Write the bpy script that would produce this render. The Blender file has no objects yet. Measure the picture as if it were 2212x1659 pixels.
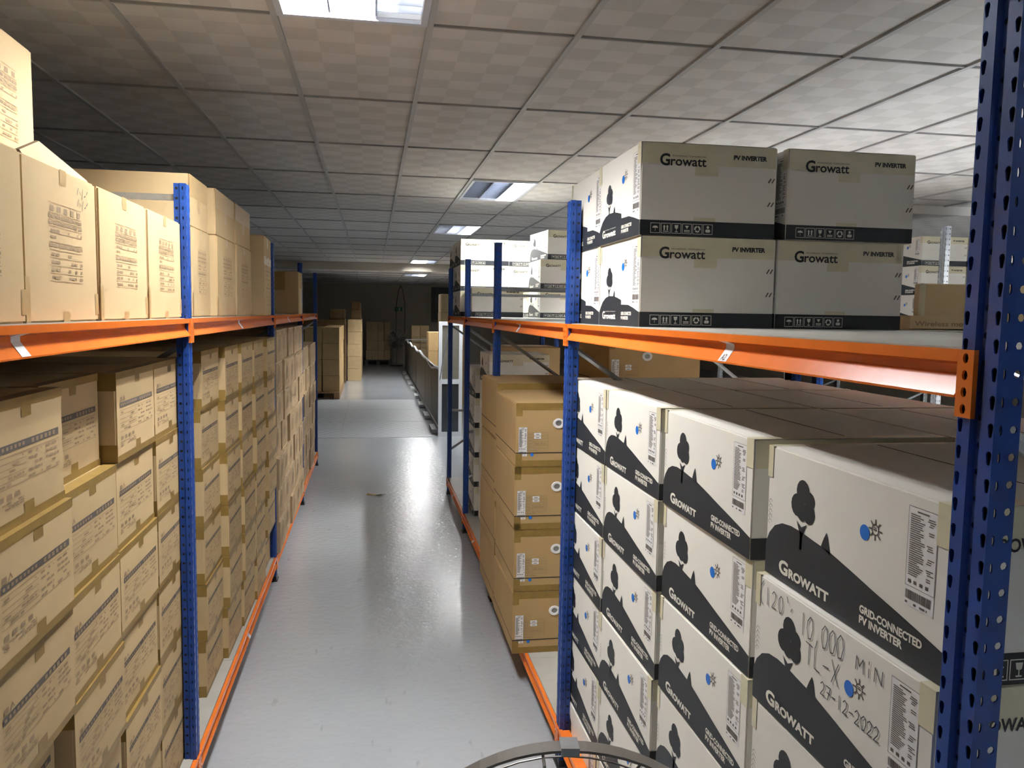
import bpy, bmesh, math, random
from mathutils import Vector, Matrix
random.seed(7)
S = bpy.context.scene
COL = S.collection
H = 1.617                       # camera height above the floor; measured heights are relative to the camera

# ------------------------------------------------------------------ camera
cd = bpy.data.cameras.new('camera'); cam = bpy.data.objects.new('camera', cd); COL.objects.link(cam)
cd.sensor_width = 36; cd.lens = 28.1945; cd.clip_start = 0.02; cd.clip_end = 200
ax, ay, az = (0.985257, -0.170328, 0.016026), (-0.000815, 0.089002, 0.996031), (0.171079, 0.98136, -0.087551)
cam.matrix_world = Matrix(((ax[0], ay[0], -az[0], 0), (ax[1], ay[1], -az[1], 0), (ax[2], ay[2], -az[2], H), (0, 0, 0, 1)))
S.camera = cam
# ------------------------------------------------------------------ world, exposure
w = bpy.data.worlds.new('world'); S.world = w; w.use_nodes = True
w.node_tree.nodes['Background'].inputs[0].default_value = (.8, .85, .9, 1)
w.node_tree.nodes['Background'].inputs[1].default_value = .02
S.view_settings.view_transform = 'Standard'; S.view_settings.look = 'None'
S.view_settings.gamma = 1; S.view_settings.use_curve_mapping = False
S.view_settings.exposure = 0.85
TUBE = 150.0                    # radiance of a lit fluorescent tube
# ceiling lamps on the tile grid: (column, row, lit tubes left to right, strength factor)
KC = 1 / 1.15
GX0, GY0, TX, TY = -1.576 * KC, 3.3097 * KC, .6 * KC, 1.2 * KC
LAMPS = [(2, -1, (1, 1, 0), 1.5), (4, 3, (0, 0, 1), 5.5), (4, 6, (0, 0, 1), 3.0), (4, 12, (1, 1, 0), 2.0),
         (7, 2, (1, 1, 1), 1.6), (10, 0, (1, 1, 1), 7.0), (13, 0, (1, 1, 1), 4.0), (7, -4, (1, 1, 1), .2), (10, -5, (1, 1, 1), .2), (2, -6, (1, 1, 1), .2)]  # off-camera entries are added: strong ones brighten the right ceiling, weak ones fill
CEIL = 1.127 * KC + H

# ------------------------------------------------------------------ materials
def mat(name, col, rough=.6, metal=0, var=0, vscale=8, bump=0, bscale=60, rnd=0, spec=.5, emit=None, estr=0, coat=0):
    m = bpy.data.materials.new(name); m.use_nodes = True
    nt = m.node_tree; N = nt.nodes; L = nt.links; b = N['Principled BSDF']
    b.inputs['Roughness'].default_value = rough; b.inputs['Metallic'].default_value = metal
    b.inputs['Specular IOR Level'].default_value = spec; b.inputs['Coat Weight'].default_value = coat
    b.inputs['Base Color'].default_value = (*col, 1)
    tc = N.new('ShaderNodeTexCoord')
    if var or rnd:
        mx = N.new('ShaderNodeMixRGB'); mx.blend_type = 'MULTIPLY'; mx.inputs[0].default_value = 1
        mx.inputs[1].default_value = (*col, 1)
        ad = N.new('ShaderNodeMath'); ad.operation = 'ADD'
        no = N.new('ShaderNodeTexNoise'); no.inputs['Scale'].default_value = vscale; no.inputs['Detail'].default_value = 5
        L.new(tc.outputs['Object'], no.inputs['Vector'])
        mr = N.new('ShaderNodeMapRange'); mr.inputs[1].default_value = .3; mr.inputs[2].default_value = .7
        mr.inputs[3].default_value = 1 - var; mr.inputs[4].default_value = 1 + var * .4
        L.new(no.outputs['Fac'], mr.inputs[0])
        oi = N.new('ShaderNodeObjectInfo'); m2 = N.new('ShaderNodeMapRange')
        m2.inputs[3].default_value = -rnd; m2.inputs[4].default_value = rnd * .5
        L.new(oi.outputs['Random'], m2.inputs[0]); L.new(mr.outputs[0], ad.inputs[0]); L.new(m2.outputs[0], ad.inputs[1])
        L.new(ad.outputs[0], mx.inputs[2]); L.new(mx.outputs[0], b.inputs['Base Color'])
    if bump:
        n2 = N.new('ShaderNodeTexNoise'); n2.inputs['Scale'].default_value = bscale; n2.inputs['Detail'].default_value = 3
        L.new(tc.outputs['Object'], n2.inputs['Vector'])
        bp = N.new('ShaderNodeBump'); bp.inputs['Strength'].default_value = bump; bp.inputs['Distance'].default_value = .002
        L.new(n2.outputs['Fac'], bp.inputs['Height']); L.new(bp.outputs[0], b.inputs['Normal'])
    if emit:
        b.inputs['Emission Color'].default_value = (*emit, 1); b.inputs['Emission Strength'].default_value = estr
    return m
M = {}
M['tan'] = mat('tan_cardboard', (.56, .415, .225), .75, var=.10, vscale=5, bump=.12, bscale=90, rnd=.07, spec=.25)
M['tan2'] = mat('pale_cardboard', (.60, .45, .25), .75, var=.12, vscale=4, bump=.12, bscale=90, rnd=.06, spec=.25)
M['pinktan'] = mat('pinkish_cardboard', (.52, .38, .23), .8, var=.25, vscale=9, bump=.3, bscale=40, rnd=.1, spec=.2)
M['brown'] = mat('brown_cardboard', (.45, .305, .14), .7, var=.08, vscale=4, bump=.1, bscale=90, rnd=.04, spec=.25)
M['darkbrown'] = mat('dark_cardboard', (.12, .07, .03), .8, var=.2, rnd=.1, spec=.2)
M['white'] = mat('white_cardboard', (.80, .785, .725), .55, var=.05, vscale=4, bump=.06, bscale=60, rnd=.03, spec=.35)
M['black'] = mat('black_print', (.018, .021, .026), .5, var=.1, vscale=15, spec=.35)
M['ink'] = mat('grey_ink', (.10, .085, .075), .7)
M['ink2'] = mat('faded_ink', (.29, .205, .115), .7)
M['pen'] = mat('pen_ink', (.06, .06, .07), .6)
M['cream'] = mat('cream_print', (.72, .70, .62), .6)
M['blue_dot'] = mat('blue_sticker', (.01, .16, .62), .4)
M['sticker'] = mat('white_sticker', (.80, .80, .80), .45)
M['tape'] = mat('brown_tape', (.26, .165, .045), .4, var=.15, vscale=20, spec=.3)
M['ptape'] = mat('clear_tape', (.66, .62, .44), .3, var=.06, vscale=20, spec=.5)
M['btape'] = mat('pale_brown_tape', (.47, .33, .15), .3, var=.1, vscale=20, spec=.5)
M['seam'] = mat('dark_gap', (.03, .02, .012), .9)
M['blue'] = mat('blue_paint', (.009, .052, .26), .38, var=.15, vscale=30, spec=.45)
M['orange'] = mat('orange_paint', (.80, .19, .025), .2, var=.06, vscale=20, spec=.5)
M['board'] = mat('grey_shelf_board', (.42, .41, .37), .5, var=.12, vscale=6)
M['galv'] = mat('galvanised_steel', (.36, .38, .39), .38, metal=.7, var=.15, vscale=30)
M['tile'] = None
M['tbar'] = mat('grid_bar_paint', (.40, .40, .40), .5)
M['tbar2'] = mat('cross_bar_paint', (.36, .35, .34), .5)
M['alu'] = mat('louvre_aluminium', (.62, .65, .72), .22, metal=1)
M['lampframe'] = mat('lamp_frame_paint', (.55, .58, .65), .4)
M['pan'] = mat('lamp_pan_paint', (.85, .87, .9), .35)
M['tube_off'] = mat('unlit_tube', (.75, .78, .8), .3)
M['wall'] = mat('beige_wall', (.55, .50, .42), .8, var=.05, vscale=2)
M['whitepaint'] = mat('white_fascia_paint', (.92, .91, .87), .5)
M['chrome'] = mat('steel_wire', (.20, .185, .17), .4, metal=.6, var=.1, vscale=20)
M['dark'] = mat('dark_plastic_and_hole_shade', (.02, .02, .022), .4)
M['blackpanel'] = mat('black_glossy_sheet', (.02, .018, .018), .45, var=.4, vscale=2, bump=.5, bscale=4)
M['whitepvc'] = mat('white_frame', (.62, .65, .68), .4)
M['glass'] = mat('dark_glass', (.03, .035, .04), .08)
M['green'] = mat('green_sign', (.01, .22, .10), .4)
M['wood'] = mat('pallet_wood', (.30, .18, .08), .8, var=.25, vscale=12)
M['cable'] = mat('brown_cable', (.14, .08, .05), .5)

# tubes
for s in sorted({l[3] for l in LAMPS} | {3.5}):
    M['tube%g' % s] = mat('lit_tube_%d' % int(s * 100), (.9, .9, .9), .5, emit=(1, .99, .97), estr=TUBE * s)

def tile_mat():
    m = bpy.data.materials.new('ceiling_tile'); m.use_nodes = True
    nt = m.node_tree; N = nt.nodes; L = nt.links; b = N['Principled BSDF']
    b.inputs['Roughness'].default_value = .75; b.inputs['Specular IOR Level'].default_value = .25
    g = N.new('ShaderNodeNewGeometry'); mp = N.new('ShaderNodeMapping'); mp.vector_type = 'POINT'
    mp.inputs['Location'].default_value = (-GX0 * 4 / TX, -GY0 * 4 / TX, .5); mp.inputs['Scale'].default_value = (4 / TX, 4 / TX, 0)
    L.new(g.outputs['Position'], mp.inputs['Vector'])
    ch = N.new('ShaderNodeTexChecker'); ch.inputs['Scale'].default_value = 1.0
    ch.inputs['Color1'].default_value = (.595, .58, .555, 1); ch.inputs['Color2'].default_value = (.675, .655, .63, 1)  # two tones stand in for light catching the turned ribs differently
    L.new(mp.outputs[0], ch.inputs['Vector'])
    no = N.new('ShaderNodeTexNoise'); no.inputs['Scale'].default_value = 3; L.new(g.outputs['Position'], no.inputs['Vector'])
    mx = N.new('ShaderNodeMixRGB'); mx.blend_type = 'MULTIPLY'; mx.inputs[0].default_value = .25
    L.new(ch.outputs['Color'], mx.inputs[1]); L.new(no.outputs['Fac'], mx.inputs[2]); L.new(mx.outputs[0], b.inputs['Base Color'])
    # fine ribs, turned by a right angle from square to square
    s1 = N.new('ShaderNodeMapping'); s1.inputs['Scale'].default_value = (400, 12, 1); L.new(g.outputs['Position'], s1.inputs['Vector'])
    s2 = N.new('ShaderNodeMapping'); s2.inputs['Scale'].default_value = (12, 400, 1); L.new(g.outputs['Position'], s2.inputs['Vector'])
    na = N.new('ShaderNodeTexNoise'); na.inputs['Scale'].default_value = 1; L.new(s1.outputs[0], na.inputs['Vector'])
    nb = N.new('ShaderNodeTexNoise'); nb.inputs['Scale'].default_value = 1; L.new(s2.outputs[0], nb.inputs['Vector'])
    mm = N.new('ShaderNodeMixRGB'); L.new(ch.outputs['Fac'], mm.inputs[0]); L.new(na.outputs['Fac'], mm.inputs[1]); L.new(nb.outputs['Fac'], mm.inputs[2])
    bp = N.new('ShaderNodeBump'); bp.inputs['Strength'].default_value = .25; bp.inputs['Distance'].default_value = .001
    L.new(mm.outputs[0], bp.inputs['Height']); L.new(bp.outputs[0], b.inputs['Normal'])
    return m
M['tile'] = tile_mat()

def floor_mat():
    m = bpy.data.materials.new('grey_epoxy_floor'); m.use_nodes = True
    nt = m.node_tree; N = nt.nodes; L = nt.links; b = N['Principled BSDF']
    g = N.new('ShaderNodeNewGeometry')
    no = N.new('ShaderNodeTexNoise'); no.inputs['Scale'].default_value = 1.2; no.inputs['Detail'].default_value = 6; L.new(g.outputs['Position'], no.inputs['Vector'])
    cr = N.new('ShaderNodeValToRGB'); cr.color_ramp.elements[0].position = .3; cr.color_ramp.elements[1].position = .7
    cr.color_ramp.elements[0].color = (.42, .455, .495, 1); cr.color_ramp.elements[1].color = (.50, .535, .57, 1)
    L.new(no.outputs['Fac'], cr.inputs[0])
    # scuffs
    mp = N.new('ShaderNodeMapping'); mp.inputs['Scale'].default_value = (9, 2.2, 1); mp.inputs['Rotation'].default_value = (0, 0, .5); L.new(g.outputs['Position'], mp.inputs['Vector'])
    n3 = N.new('ShaderNodeTexNoise'); n3.inputs['Scale'].default_value = 2.2; n3.inputs['Detail'].default_value = 8; L.new(mp.outputs[0], n3.inputs['Vector'])
    sr = N.new('ShaderNodeMapRange'); sr.inputs[1].default_value = .66; sr.inputs[2].default_value = .72; sr.inputs[3].default_value = 1; sr.inputs[4].default_value = .78
    L.new(n3.outputs['Fac'], sr.inputs[0])
    mx = N.new('ShaderNodeMixRGB'); mx.blend_type = 'MULTIPLY'; mx.inputs[0].default_value = 1
    L.new(cr.outputs[0], mx.inputs[1]); L.new(sr.outputs[0], mx.inputs[2]); L.new(mx.outputs[0], b.inputs['Base Color'])
    b.inputs['Roughness'].default_value = .3; b.inputs['Specular IOR Level'].default_value = .45
    n2 = N.new('ShaderNodeTexNoise'); n2.inputs['Scale'].default_value = 26; n2.inputs['Detail'].default_value = 3; L.new(g.outputs['Position'], n2.inputs['Vector'])
    bp = N.new('ShaderNodeBump'); bp.inputs['Strength'].default_value = 1.0; bp.inputs['Distance'].default_value = .006
    L.new(n2.outputs['Fac'], bp.inputs['Height']); L.new(bp.outputs[0], b.inputs['Coat Normal'])
    b.inputs['Coat Weight'].default_value = .75; b.inputs['Coat Roughness'].default_value = .06
    return m
M['floor'] = floor_mat()

def plate_mat():
    m = bpy.data.materials.new('ribbed_plate'); m.use_nodes = True
    nt = m.node_tree; N = nt.nodes; L = nt.links; b = N['Principled BSDF']
    b.inputs['Base Color'].default_value = (.36, .38, .40, 1); b.inputs['Roughness'].default_value = .45; b.inputs['Metallic'].default_value = 0
    g = N.new('ShaderNodeNewGeometry')
    ck = N.new('ShaderNodeTexChecker'); ck.inputs['Scale'].default_value = 14; L.new(g.outputs['Position'], ck.inputs['Vector'])
    ck.inputs['Color1'].default_value = (.22, .24, .26, 1); ck.inputs['Color2'].default_value = (.44, .46, .48, 1); L.new(ck.outputs['Color'], b.inputs['Base Color'])
    bp = N.new('ShaderNodeBump'); bp.inputs['Strength'].default_value = .5; bp.inputs['Distance'].default_value = .004
    L.new(ck.outputs['Fac'], bp.inputs['Height']); L.new(bp.outputs[0], b.inputs['Normal'])
    return m
M['plate'] = plate_mat()

# ------------------------------------------------------------------ mesh helpers
class MB:
    def __init__(s): s.v = []; s.f = []; s.mi = []; s.m = 0
    def quad(s, *p):
        i = len(s.v); s.v += [tuple(q) for q in p]; s.f.append(tuple(range(i, i + len(p)))); s.mi.append(s.m)
    poly = quad
    def box(s, x0, x1, y0, y1, z0, z1):
        P = [(x0, y0, z0), (x1, y0, z0), (x1, y1, z0), (x0, y1, z0), (x0, y0, z1), (x1, y0, z1), (x1, y1, z1), (x0, y1, z1)]
        i = len(s.v); s.v += P
        for f in ((0, 3, 2, 1), (4, 5, 6, 7), (0, 1, 5, 4), (1, 2, 6, 5), (2, 3, 7, 6), (3, 0, 4, 7)):
            s.f.append(tuple(i + k for k in f)); s.mi.append(s.m)
    def tube(s, pts, r, n=8, closed=False):
        pts = [Vector(p) for p in pts]; rings = []; m = len(pts)
        for k, p in enumerate(pts):
            a = pts[k - 1] if (k or closed) else pts[0]; b = pts[(k + 1) % m] if (k < m - 1 or closed) else pts[-1]
            t = (b - a).normalized(); u = t.cross(Vector((0, 0, 1)))
            if u.length < 1e-3: u = t.cross(Vector((1, 0, 0)))
            u.normalize(); q = t.cross(u)
            i = len(s.v); rings.append(i)
            for j in range(n):
                an = 2 * math.pi * j / n; s.v.append(tuple(p + u * r * math.cos(an) + q * r * math.sin(an)))
        R = list(zip(rings, rings[1:])) + ([(rings[-1], rings[0])] if closed else [])
        for a, b in R:
            for j in range(n):
                k = (j + 1) % n; s.f.append((a + j, a + k, b + k, b + j)); s.mi.append(s.m)
        if not closed:
            s.f.append(tuple(range(rings[0], rings[0] + n))[::-1]); s.mi.append(s.m); s.f.append(tuple(range(rings[-1], rings[-1] + n))); s.mi.append(s.m)
    def cyl(s, c, r, z0, z1, n=24, r2=None):
        r2 = r if r2 is None else r2; i = len(s.v)
        for z, rr in ((z0, r), (z1, r2)):
            for j in range(n):
                an = 2 * math.pi * j / n; s.v.append((c[0] + rr * math.cos(an), c[1] + rr * math.sin(an), z))
        for j in range(n):
            k = (j + 1) % n; s.f.append((i + j, i + k, i + n + k, i + n + j)); s.mi.append(s.m)
        s.f.append(tuple(range(i, i + n))[::-1]); s.mi.append(s.m); s.f.append(tuple(range(i + n, i + 2 * n))); s.mi.append(s.m)
    def mesh(s, name, mats):
        me = bpy.data.meshes.new(name); me.from_pydata(s.v, [], s.f)
        for k in (mats if isinstance(mats, (list, tuple)) else [mats]): me.materials.append(M[k] if isinstance(k, str) else k)
        for p, k in zip(me.polygons, s.mi): p.material_index = k
        me.update(); return me

def link(name, me, parent=None, loc=None, rz=0, rot=None):
    o = bpy.data.objects.new(name, me); COL.objects.link(o)
    if parent: o.parent = parent
    if loc: o.location = loc
    if rot: o.rotation_euler = rot
    elif rz: o.rotation_euler = (0, 0, rz)
    return o
def tag(o, label, cat=None, group=None, kind=None):
    if label: o['label'] = label
    if cat: o['category'] = cat
    if group: o['group'] = group
    if kind: o['kind'] = kind
    return o
def struct(name, me, label, parent=None):
    o = link(name, me, parent); o['kind'] = 'structure'; o['label'] = label; return o
def boxmesh(name, mat_, x0, x1, y0, y1, z0, z1, bevel=.003, seg=1):
    me = bpy.data.meshes.new(name); bm = bmesh.new(); bmesh.ops.create_cube(bm, size=1)
    for v in bm.verts: v.co = Vector(((x0 + x1) / 2 + v.co.x * (x1 - x0), (y0 + y1) / 2 + v.co.y * (y1 - y0), (z0 + z1) / 2 + v.co.z * (z1 - z0)))
    if bevel: bmesh.ops.bevel(bm, geom=bm.edges[:], offset=bevel, segments=seg, affect='EDGES')
    bm.to_mesh(me); bm.free(); me.materials.append(M[mat_]); return me

# flat text as a mesh in the XZ plane, facing -Y
def textmesh(txt, size, mat_, x, z, y=-.0008, bold=0, shear=0, sx=1, right=None):
    c = bpy.data.curves.new('t', 'FONT'); c.body = txt; c.size = size; c.offset = bold; c.shear = shear; c.resolution_u = 3
    o = bpy.data.objects.new('t', c); COL.objects.link(o)
    dg = bpy.context.evaluated_depsgraph_get(); me = bpy.data.meshes.new_from_object(o.evaluated_get(dg))
    bpy.data.objects.remove(o); bpy.data.curves.remove(c)
    vs = [(v.co.x * sx, v.co.y) for v in me.vertices]
    if right is not None and vs:                      # stretch to a given width
        wmax = max(a for a, b in vs); k = (right - x) / wmax if wmax else 1; vs = [(a * k, b) for a, b in vs]
    out = MB(); out.v = [(x + a, y, z + b) for a, b in vs]; out.f = [tuple(p.vertices) for p in me.polygons]; out.mi = [0] * len(out.f)
    bpy.data.meshes.remove(me); return out
def merge(*mbs):
    r = MB()
    for b in mbs:
        i = len(r.v); r.v += b.v; r.f += [tuple(k + i for k in f) for f in b.f]; r.mi += b.mi
    return r
def to_side(mb, w):             # move a print made for the front (x from 0, facing -Y) to the +x side of a box of width w
    mb.v = [(w / 2 - y, x, z) for x, y, z in mb.v]; return mb
def to_front(mb, w):
    mb.v = [(x - w / 2, y, z) for x, y, z in mb.v]; return mb
EPS = .0007
def rect(mb, x0, x1, z0, z1, y=-EPS): mb.quad((x0, y, z0), (x1, y, z0), (x1, y, z1), (x0, y, z1))
def fan(mb, pts, y=-EPS): mb.quad(*[(a, y, b) for a, b in pts])
def disc(mb, cx, cz, r, n=14, y=-EPS, sx=1): fan(mb, [(cx + sx * r * math.cos(2 * math.pi * k / n), cz + r * math.sin(2 * math.pi * k / n)) for k in range(n)], y)
def line(mb, pts, wd, y=-EPS):
    for (a, b), (c, d) in zip(pts, pts[1:]):
        dx, dz = c - a, d - b; l = math.hypot(dx, dz) or 1; nx, nz = -dz / l * wd / 2, dx / l * wd / 2
        ex, ez = dx / l * wd * .3, dz / l * wd * .3
        mb.quad((a - ex - nx, y, b - ez - nz), (c + ex - nx, y, d + ez - nz), (c + ex + nx, y, d + ez + nz), (a - ex + nx, y, b - ez + nz))

class Kit:                      # a carton: body mesh plus the parts that come with it
    def __init__(s, name, body, parts): s.name, s.body, s.parts = name, body, parts
    def put(s, loc, rz, label, group, cat='carton', skip=(), scale=None, extra=()):
        o = link(s.name, s.body, None, loc, rz)
        if scale: o.scale = scale
        tag(o, label, cat, group)
        for n, me in list(s.parts) + list(extra):
            if n not in skip: link(n, me, o)
        return o

# ------------------------------------------------------------------ carton kits
rr = random.Random(3)
def dashes(mb, x0, x1, z, h, n, fill=.8):
    x = x0
    while x < x1:
        l = rr.uniform(.5, 1.5) * (x1 - x0) / n
        if rr.random() < fill: rect(mb, x, min(x + l * .8, x1), z, z + h)
        x += l

def icons(mb, x0, z0, s, n, gap):          # framed handling symbols
    for k in range(n):
        x = x0 + k * (s + gap); t = s * .05
        rect(mb, x, x + s, z0, z0 + t); rect(mb, x, x + s, z0 + s - t, z0 + s); rect(mb, x, x + t, z0, z0 + s); rect(mb, x + s - t, x + s, z0, z0 + s)
        c, b = x + s / 2, z0 + s / 2
        if k == 0: fan(mb, [(c - .3 * s, b)] + [(c - .3 * s * math.cos(a), b + .22 * s * math.sin(a)) for a in (.5, 1.0, 1.57, 2.1, 2.6)] + [(c + .3 * s, b)]); rect(mb, c - .02 * s, c + .02 * s, b - .3 * s, b)
        elif k == 1:
            for q in (-.16, .16): rect(mb, c + (q - .07) * s, c + (q + .07) * s, b - .2 * s, b + .15 * s); fan(mb, [(c + (q - .13) * s, b + .12 * s), (c + (q + .13) * s, b + .12 * s), (c + q * s, b + .34 * s)])
            rect(mb, c - .3 * s, c + .3 * s, b - .34 * s, b - .27 * s)
        elif k == 2: fan(mb, [(c - .2 * s, b + .33 * s), (c - .15 * s, b + .02 * s), (c, b - .05 * s), (c + .15 * s, b + .02 * s), (c + .2 * s, b + .33 * s)]); rect(mb, c - .03 * s, c + .03 * s, b - .3 * s, b); rect(mb, c - .16 * s, c + .16 * s, b - .36 * s, b - .29 * s)
        elif k == 3: fan(mb, [(c - .2 * s, b + .3 * s), (c, b - .02 * s), (c + .2 * s, b + .3 * s)]); rect(mb, c - .3 * s, c + .3 * s, b - .2 * s, b - .12 * s); rect(mb, c - .3 * s, c + .3 * s, b - .34 * s, b - .27 * s)
        elif k == 4:
            for a in (.5, 2.6, 4.7): line(mb, [(c + .26 * s * math.cos(a + d), b + .26 * s * math.sin(a + d)) for d in (-.7, 0, .7)], .16 * s)
        else: disc(mb, c, b + .2 * s, .14 * s); disc(mb, c - .1 * s, b - .15 * s, .16 * s); disc(mb, c + .1 * s, b - .15 * s, .16 * s)

def tree(u, v, k=1.0):
    mb = MB(); c = lambda dx, dz, r: disc(mb, u + dx * k, v + dz * k, r * k, 14, -EPS - .0001 * len(mb.f))
    c(0, .047, .020); c(.021, .036, .015); c(-.016, .022, .019); c(.020, .016, .018); c(0, .014, .016)
    fan(mb, [(u - .016 * k, v - .004 * k), (u - .004 * k, v - .026 * k), (u - .004 * k, v - .05 * k), (u + .004 * k, v - .05 * k), (u + .004 * k, v - .026 * k), (u + .016 * k, v - .004 * k), (u, v - .012 * k)])
    return mb
def bush(mb, u, v, k=1):
    fan(mb, [(u - .013 * k, v - .004), (u + .014 * k, v - .012), (u + .006 * k, v + .012 * k), (u + .001, v + .021 * k), (u - .006 * k, v + .01 * k)])
def datasheet(x0, x1, z0, z1, qr=True):
    a = MB(); rect(a, x0, x1, z0, z1, -.0005)
    b = MB(); t = .0006
    for q in ((x0, x1, z1 - t, z1), (x0, x0 + t, z0 + (z1 - z0) * .2, z1), (x1 - t, x1, z0 + (z1 - z0) * .2, z1), (x0, x1, z0 + (z1 - z0) * .2, z0 + (z1 - z0) * .2 + t)): rect(b, *q, -.0009)
    wd, hh = x1 - x0, z1 - z0
    rect(b, x0 + .3 * wd, x0 + .7 * wd, z1 - .05 * hh, z1 - .035 * hh, -.0009)
    z = z1 - .085 * hh; k = 0
    while z > z0 + .3 * hh:
        rect(b, x0 + wd * .08, x0 + wd * rr.uniform(.35, .62), z, z + .006 * hh + .0006, -.0009)
        if rr.random() < .7: rect(b, x0 + wd * rr.uniform(.66, .74), x0 + wd * rr.uniform(.84, .95), z, z + .006 * hh + .0006, -.0009)
        z -= .0215 * hh
    for k in range(4): rect(b, x0 + wd * (.1 + .2 * k), x0 + wd * (.2 + .2 * k), z0 + .235 * hh, z0 + .27 * hh, -.0009)
    x = x0 + .03 * wd
    while x < x0 + .92 * wd:                 # barcode
        l = rr.choice((.01, .02, .03)) * wd; rect(b, x, x + l, z0 + .07 * hh, z0 + .16 * hh, -.0009); x += l + rr.choice((.008, .015)) * wd
    dashes(b, x0 + .03 * wd, x0 + .8 * wd, z0 + .02 * hh, .022 * hh, 5)
    return a, b

def white_kit(name, W, D, h, hill, treep, bushp, logo, cap, sheet, dot, lower=False, tk=1.0, bandh=.042):
    body = boxmesh(name, 'white', -W / 2, W / 2, 0, D, 0, h, .0025, 2)
    P = []
    m = MB(); fan(m, hill + [(W - .001, .001), (.001, .001)]); to_front(m, W); P.append(('hill_print', m.mesh('hill_print', 'black')))
    m = tree(*treep, tk); to_front(m, W); P.append(('tree_print', m.mesh('tree_print', 'black')))
    m = MB(); bush(m, *bushp, tk); to_front(m, W); P.append(('shrub_print', m.mesh('shrub_print', 'black')))
    (lx0, lx1, lz, ls) = logo; gw = (lx1 - lx0) * .2
    t1 = textmesh('G', ls * 1.55, 'cream', lx0, lz, -.0011, .0012, right=lx0 + gw)
    t2 = textmesh('rowatt' if lower else 'ROWATT', ls * (1.15 if lower else 1.0), 'cream', lx0 + gw * 1.06, lz, -.0011, .0010, right=lx1)
    t3 = [textmesh('POWERING TOMORROW', ls * .2, 'cream', lx0 + gw * 1.1, lz + ls * 1.0, -.0011, right=lx1)] if lower else []
    P.append(('logo_lettering', to_front(merge(t1, t2, *t3), W).mesh('logo_lettering', 'cream')))
    cx0, cx1, cz, cs = cap
    t = merge(textmesh('GRID-CONNECTED', cs, 'cream', cx0, cz + cs * 1.0, -.0011, .0006, right=cx1), textmesh('PV INVERTER', cs, 'cream', cx0, cz, -.0011, .0006, right=cx0 + (cx1 - cx0) * .72))
    P.append(('caption_lettering', to_front(t, W).mesh('caption_lettering', 'cream')))
    a, b = datasheet(*sheet); a.mi = [0] * len(a.f); b.mi = [1] * len(b.f)
    P.append(('data_label', to_front(merge(a, b), W).mesh('data_label', ['sticker', 'ink'])))
    m = MB(); disc(m, dot[0], dot[1], .0115, 18); to_front(m, W); P.append(('colour_dot', m.mesh('colour_dot', 'blue_dot')))
    m = MB(); gx, gz = dot[0] + .024, dot[1] + .010
    for k in range(8):
        a_ = k * math.pi / 4; line(m, [(gx + .008 * math.cos(a_), gz + .008 * math.sin(a_)), (gx + .0145 * math.cos(a_), gz + .0145 * math.sin(a_))], .0022)
    line(m, [(gx + .0075 * math.cos(a_ * .5), gz + .0075 * math.sin(a_ * .5)) for a_ in range(0, 14)], .0016); rect(m, gx - .004, gx + .004, gz - .001, gz + .001); rect(m, gx - .003, gx + .003, gz + .002, gz + .0035)
    to_front(m, W); P.append(('sun_print', m.mesh('sun_print', 'ink')))
    m = MB()                                   # thin script printed up the left edge
    for k in range(5): line(m, [(.012 + .006 * math.cos(a_), .095 + k * .009 + .004 * math.sin(a_)) for a_ in (0, 1, 2, 3.4, 4.6)], .0008)
    to_front(m, W); P.append(('script_print', m.mesh('script_print', 'ink')))
    for a_, b_ in ((W - .028, W + .0006), (-.0006, .016)):
        m = MB(); rect(m, a_, b_, h - .055, h + .0006, -.0012); m.quad((a_, -.0012, h + .0006), (b_, -.0012, h + .0006), (b_, D, h + .0006), (a_, D, h + .0006))
        to_front(m, W); P.append(('tape', m.mesh('tape', 'ptape')))
    m = MB(); rect(m, .004, D - .004, h - .055, h - .001); rect(m, D * .39, D * .56, h - .082, h - .055); to_side(m, W); P.append(('tape', m.mesh('side_tape', 'ptape')))
    m = MB(); rect(m, D * .39, D * .55, bandh, bandh + .01); to_side(m, W); P.append(('tape', m.mesh('side_tape', 'ptape')))
    m = MB(); rect(m, 0.001, D - .001, .001, bandh); to_side(m, W); P.append(('side_band', m.mesh('side_band', 'black')))
    m = MB(); icons(m, D * .077, .0065, .027, 6, .0025)
    for v_ in range(len(m.v)): m.v[v_] = (m.v[v_][0], -.0011, m.v[v_][2])
    to_side(m, W); P.append(('symbol_print', m.mesh('symbol_print', 'cream')))
    z = h - .058
    if lower:
        t = merge(textmesh('G', .042, 'ink', D * .13, z, -.0011, .0012, right=D * .205), textmesh('rowatt', .034, 'ink', D * .205, z, -.0011, .0006, right=D * .47), textmesh('POWERING TOMORROW', .006, 'ink', D * .22, z + .0225, -.0011, right=D * .47))
    else:
        t = merge(textmesh('G', .034, 'ink', D * .10, z, -.0011, .0010, right=D * .155), textmesh('ROWATT', .024, 'ink', D * .158, z, -.0011, .0006, right=D * .39))
    P.append(('side_logo', to_side(t, W).mesh('side_logo', 'black')))
    t = textmesh('PV INVERTER', .016, 'ink', D * .67, z + .022, -.0011, .0008, right=D * .92)
    P.append(('side_lettering', to_side(t, W).mesh('side_lettering', 'black')))
    m = MB()
    for zz in (.62, .36): 
        for q in (0, .010): line(m, [(D * .94 + q, h * zz), (D * .94 + q + .006, h * zz + .010)], .0035)
    to_side(m, W); P.append(('staple_mark', m.mesh('staple_mark', 'ink')))
    m = MB(); m.box(-W / 2 + .01, W / 2 - .01, D / 2 - .0012, D / 2 + .0012, h - .001, h + .0004); P.append(('top_seam', m.mesh('top_seam', 'seam')))
    return Kit(name, body, P)

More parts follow.
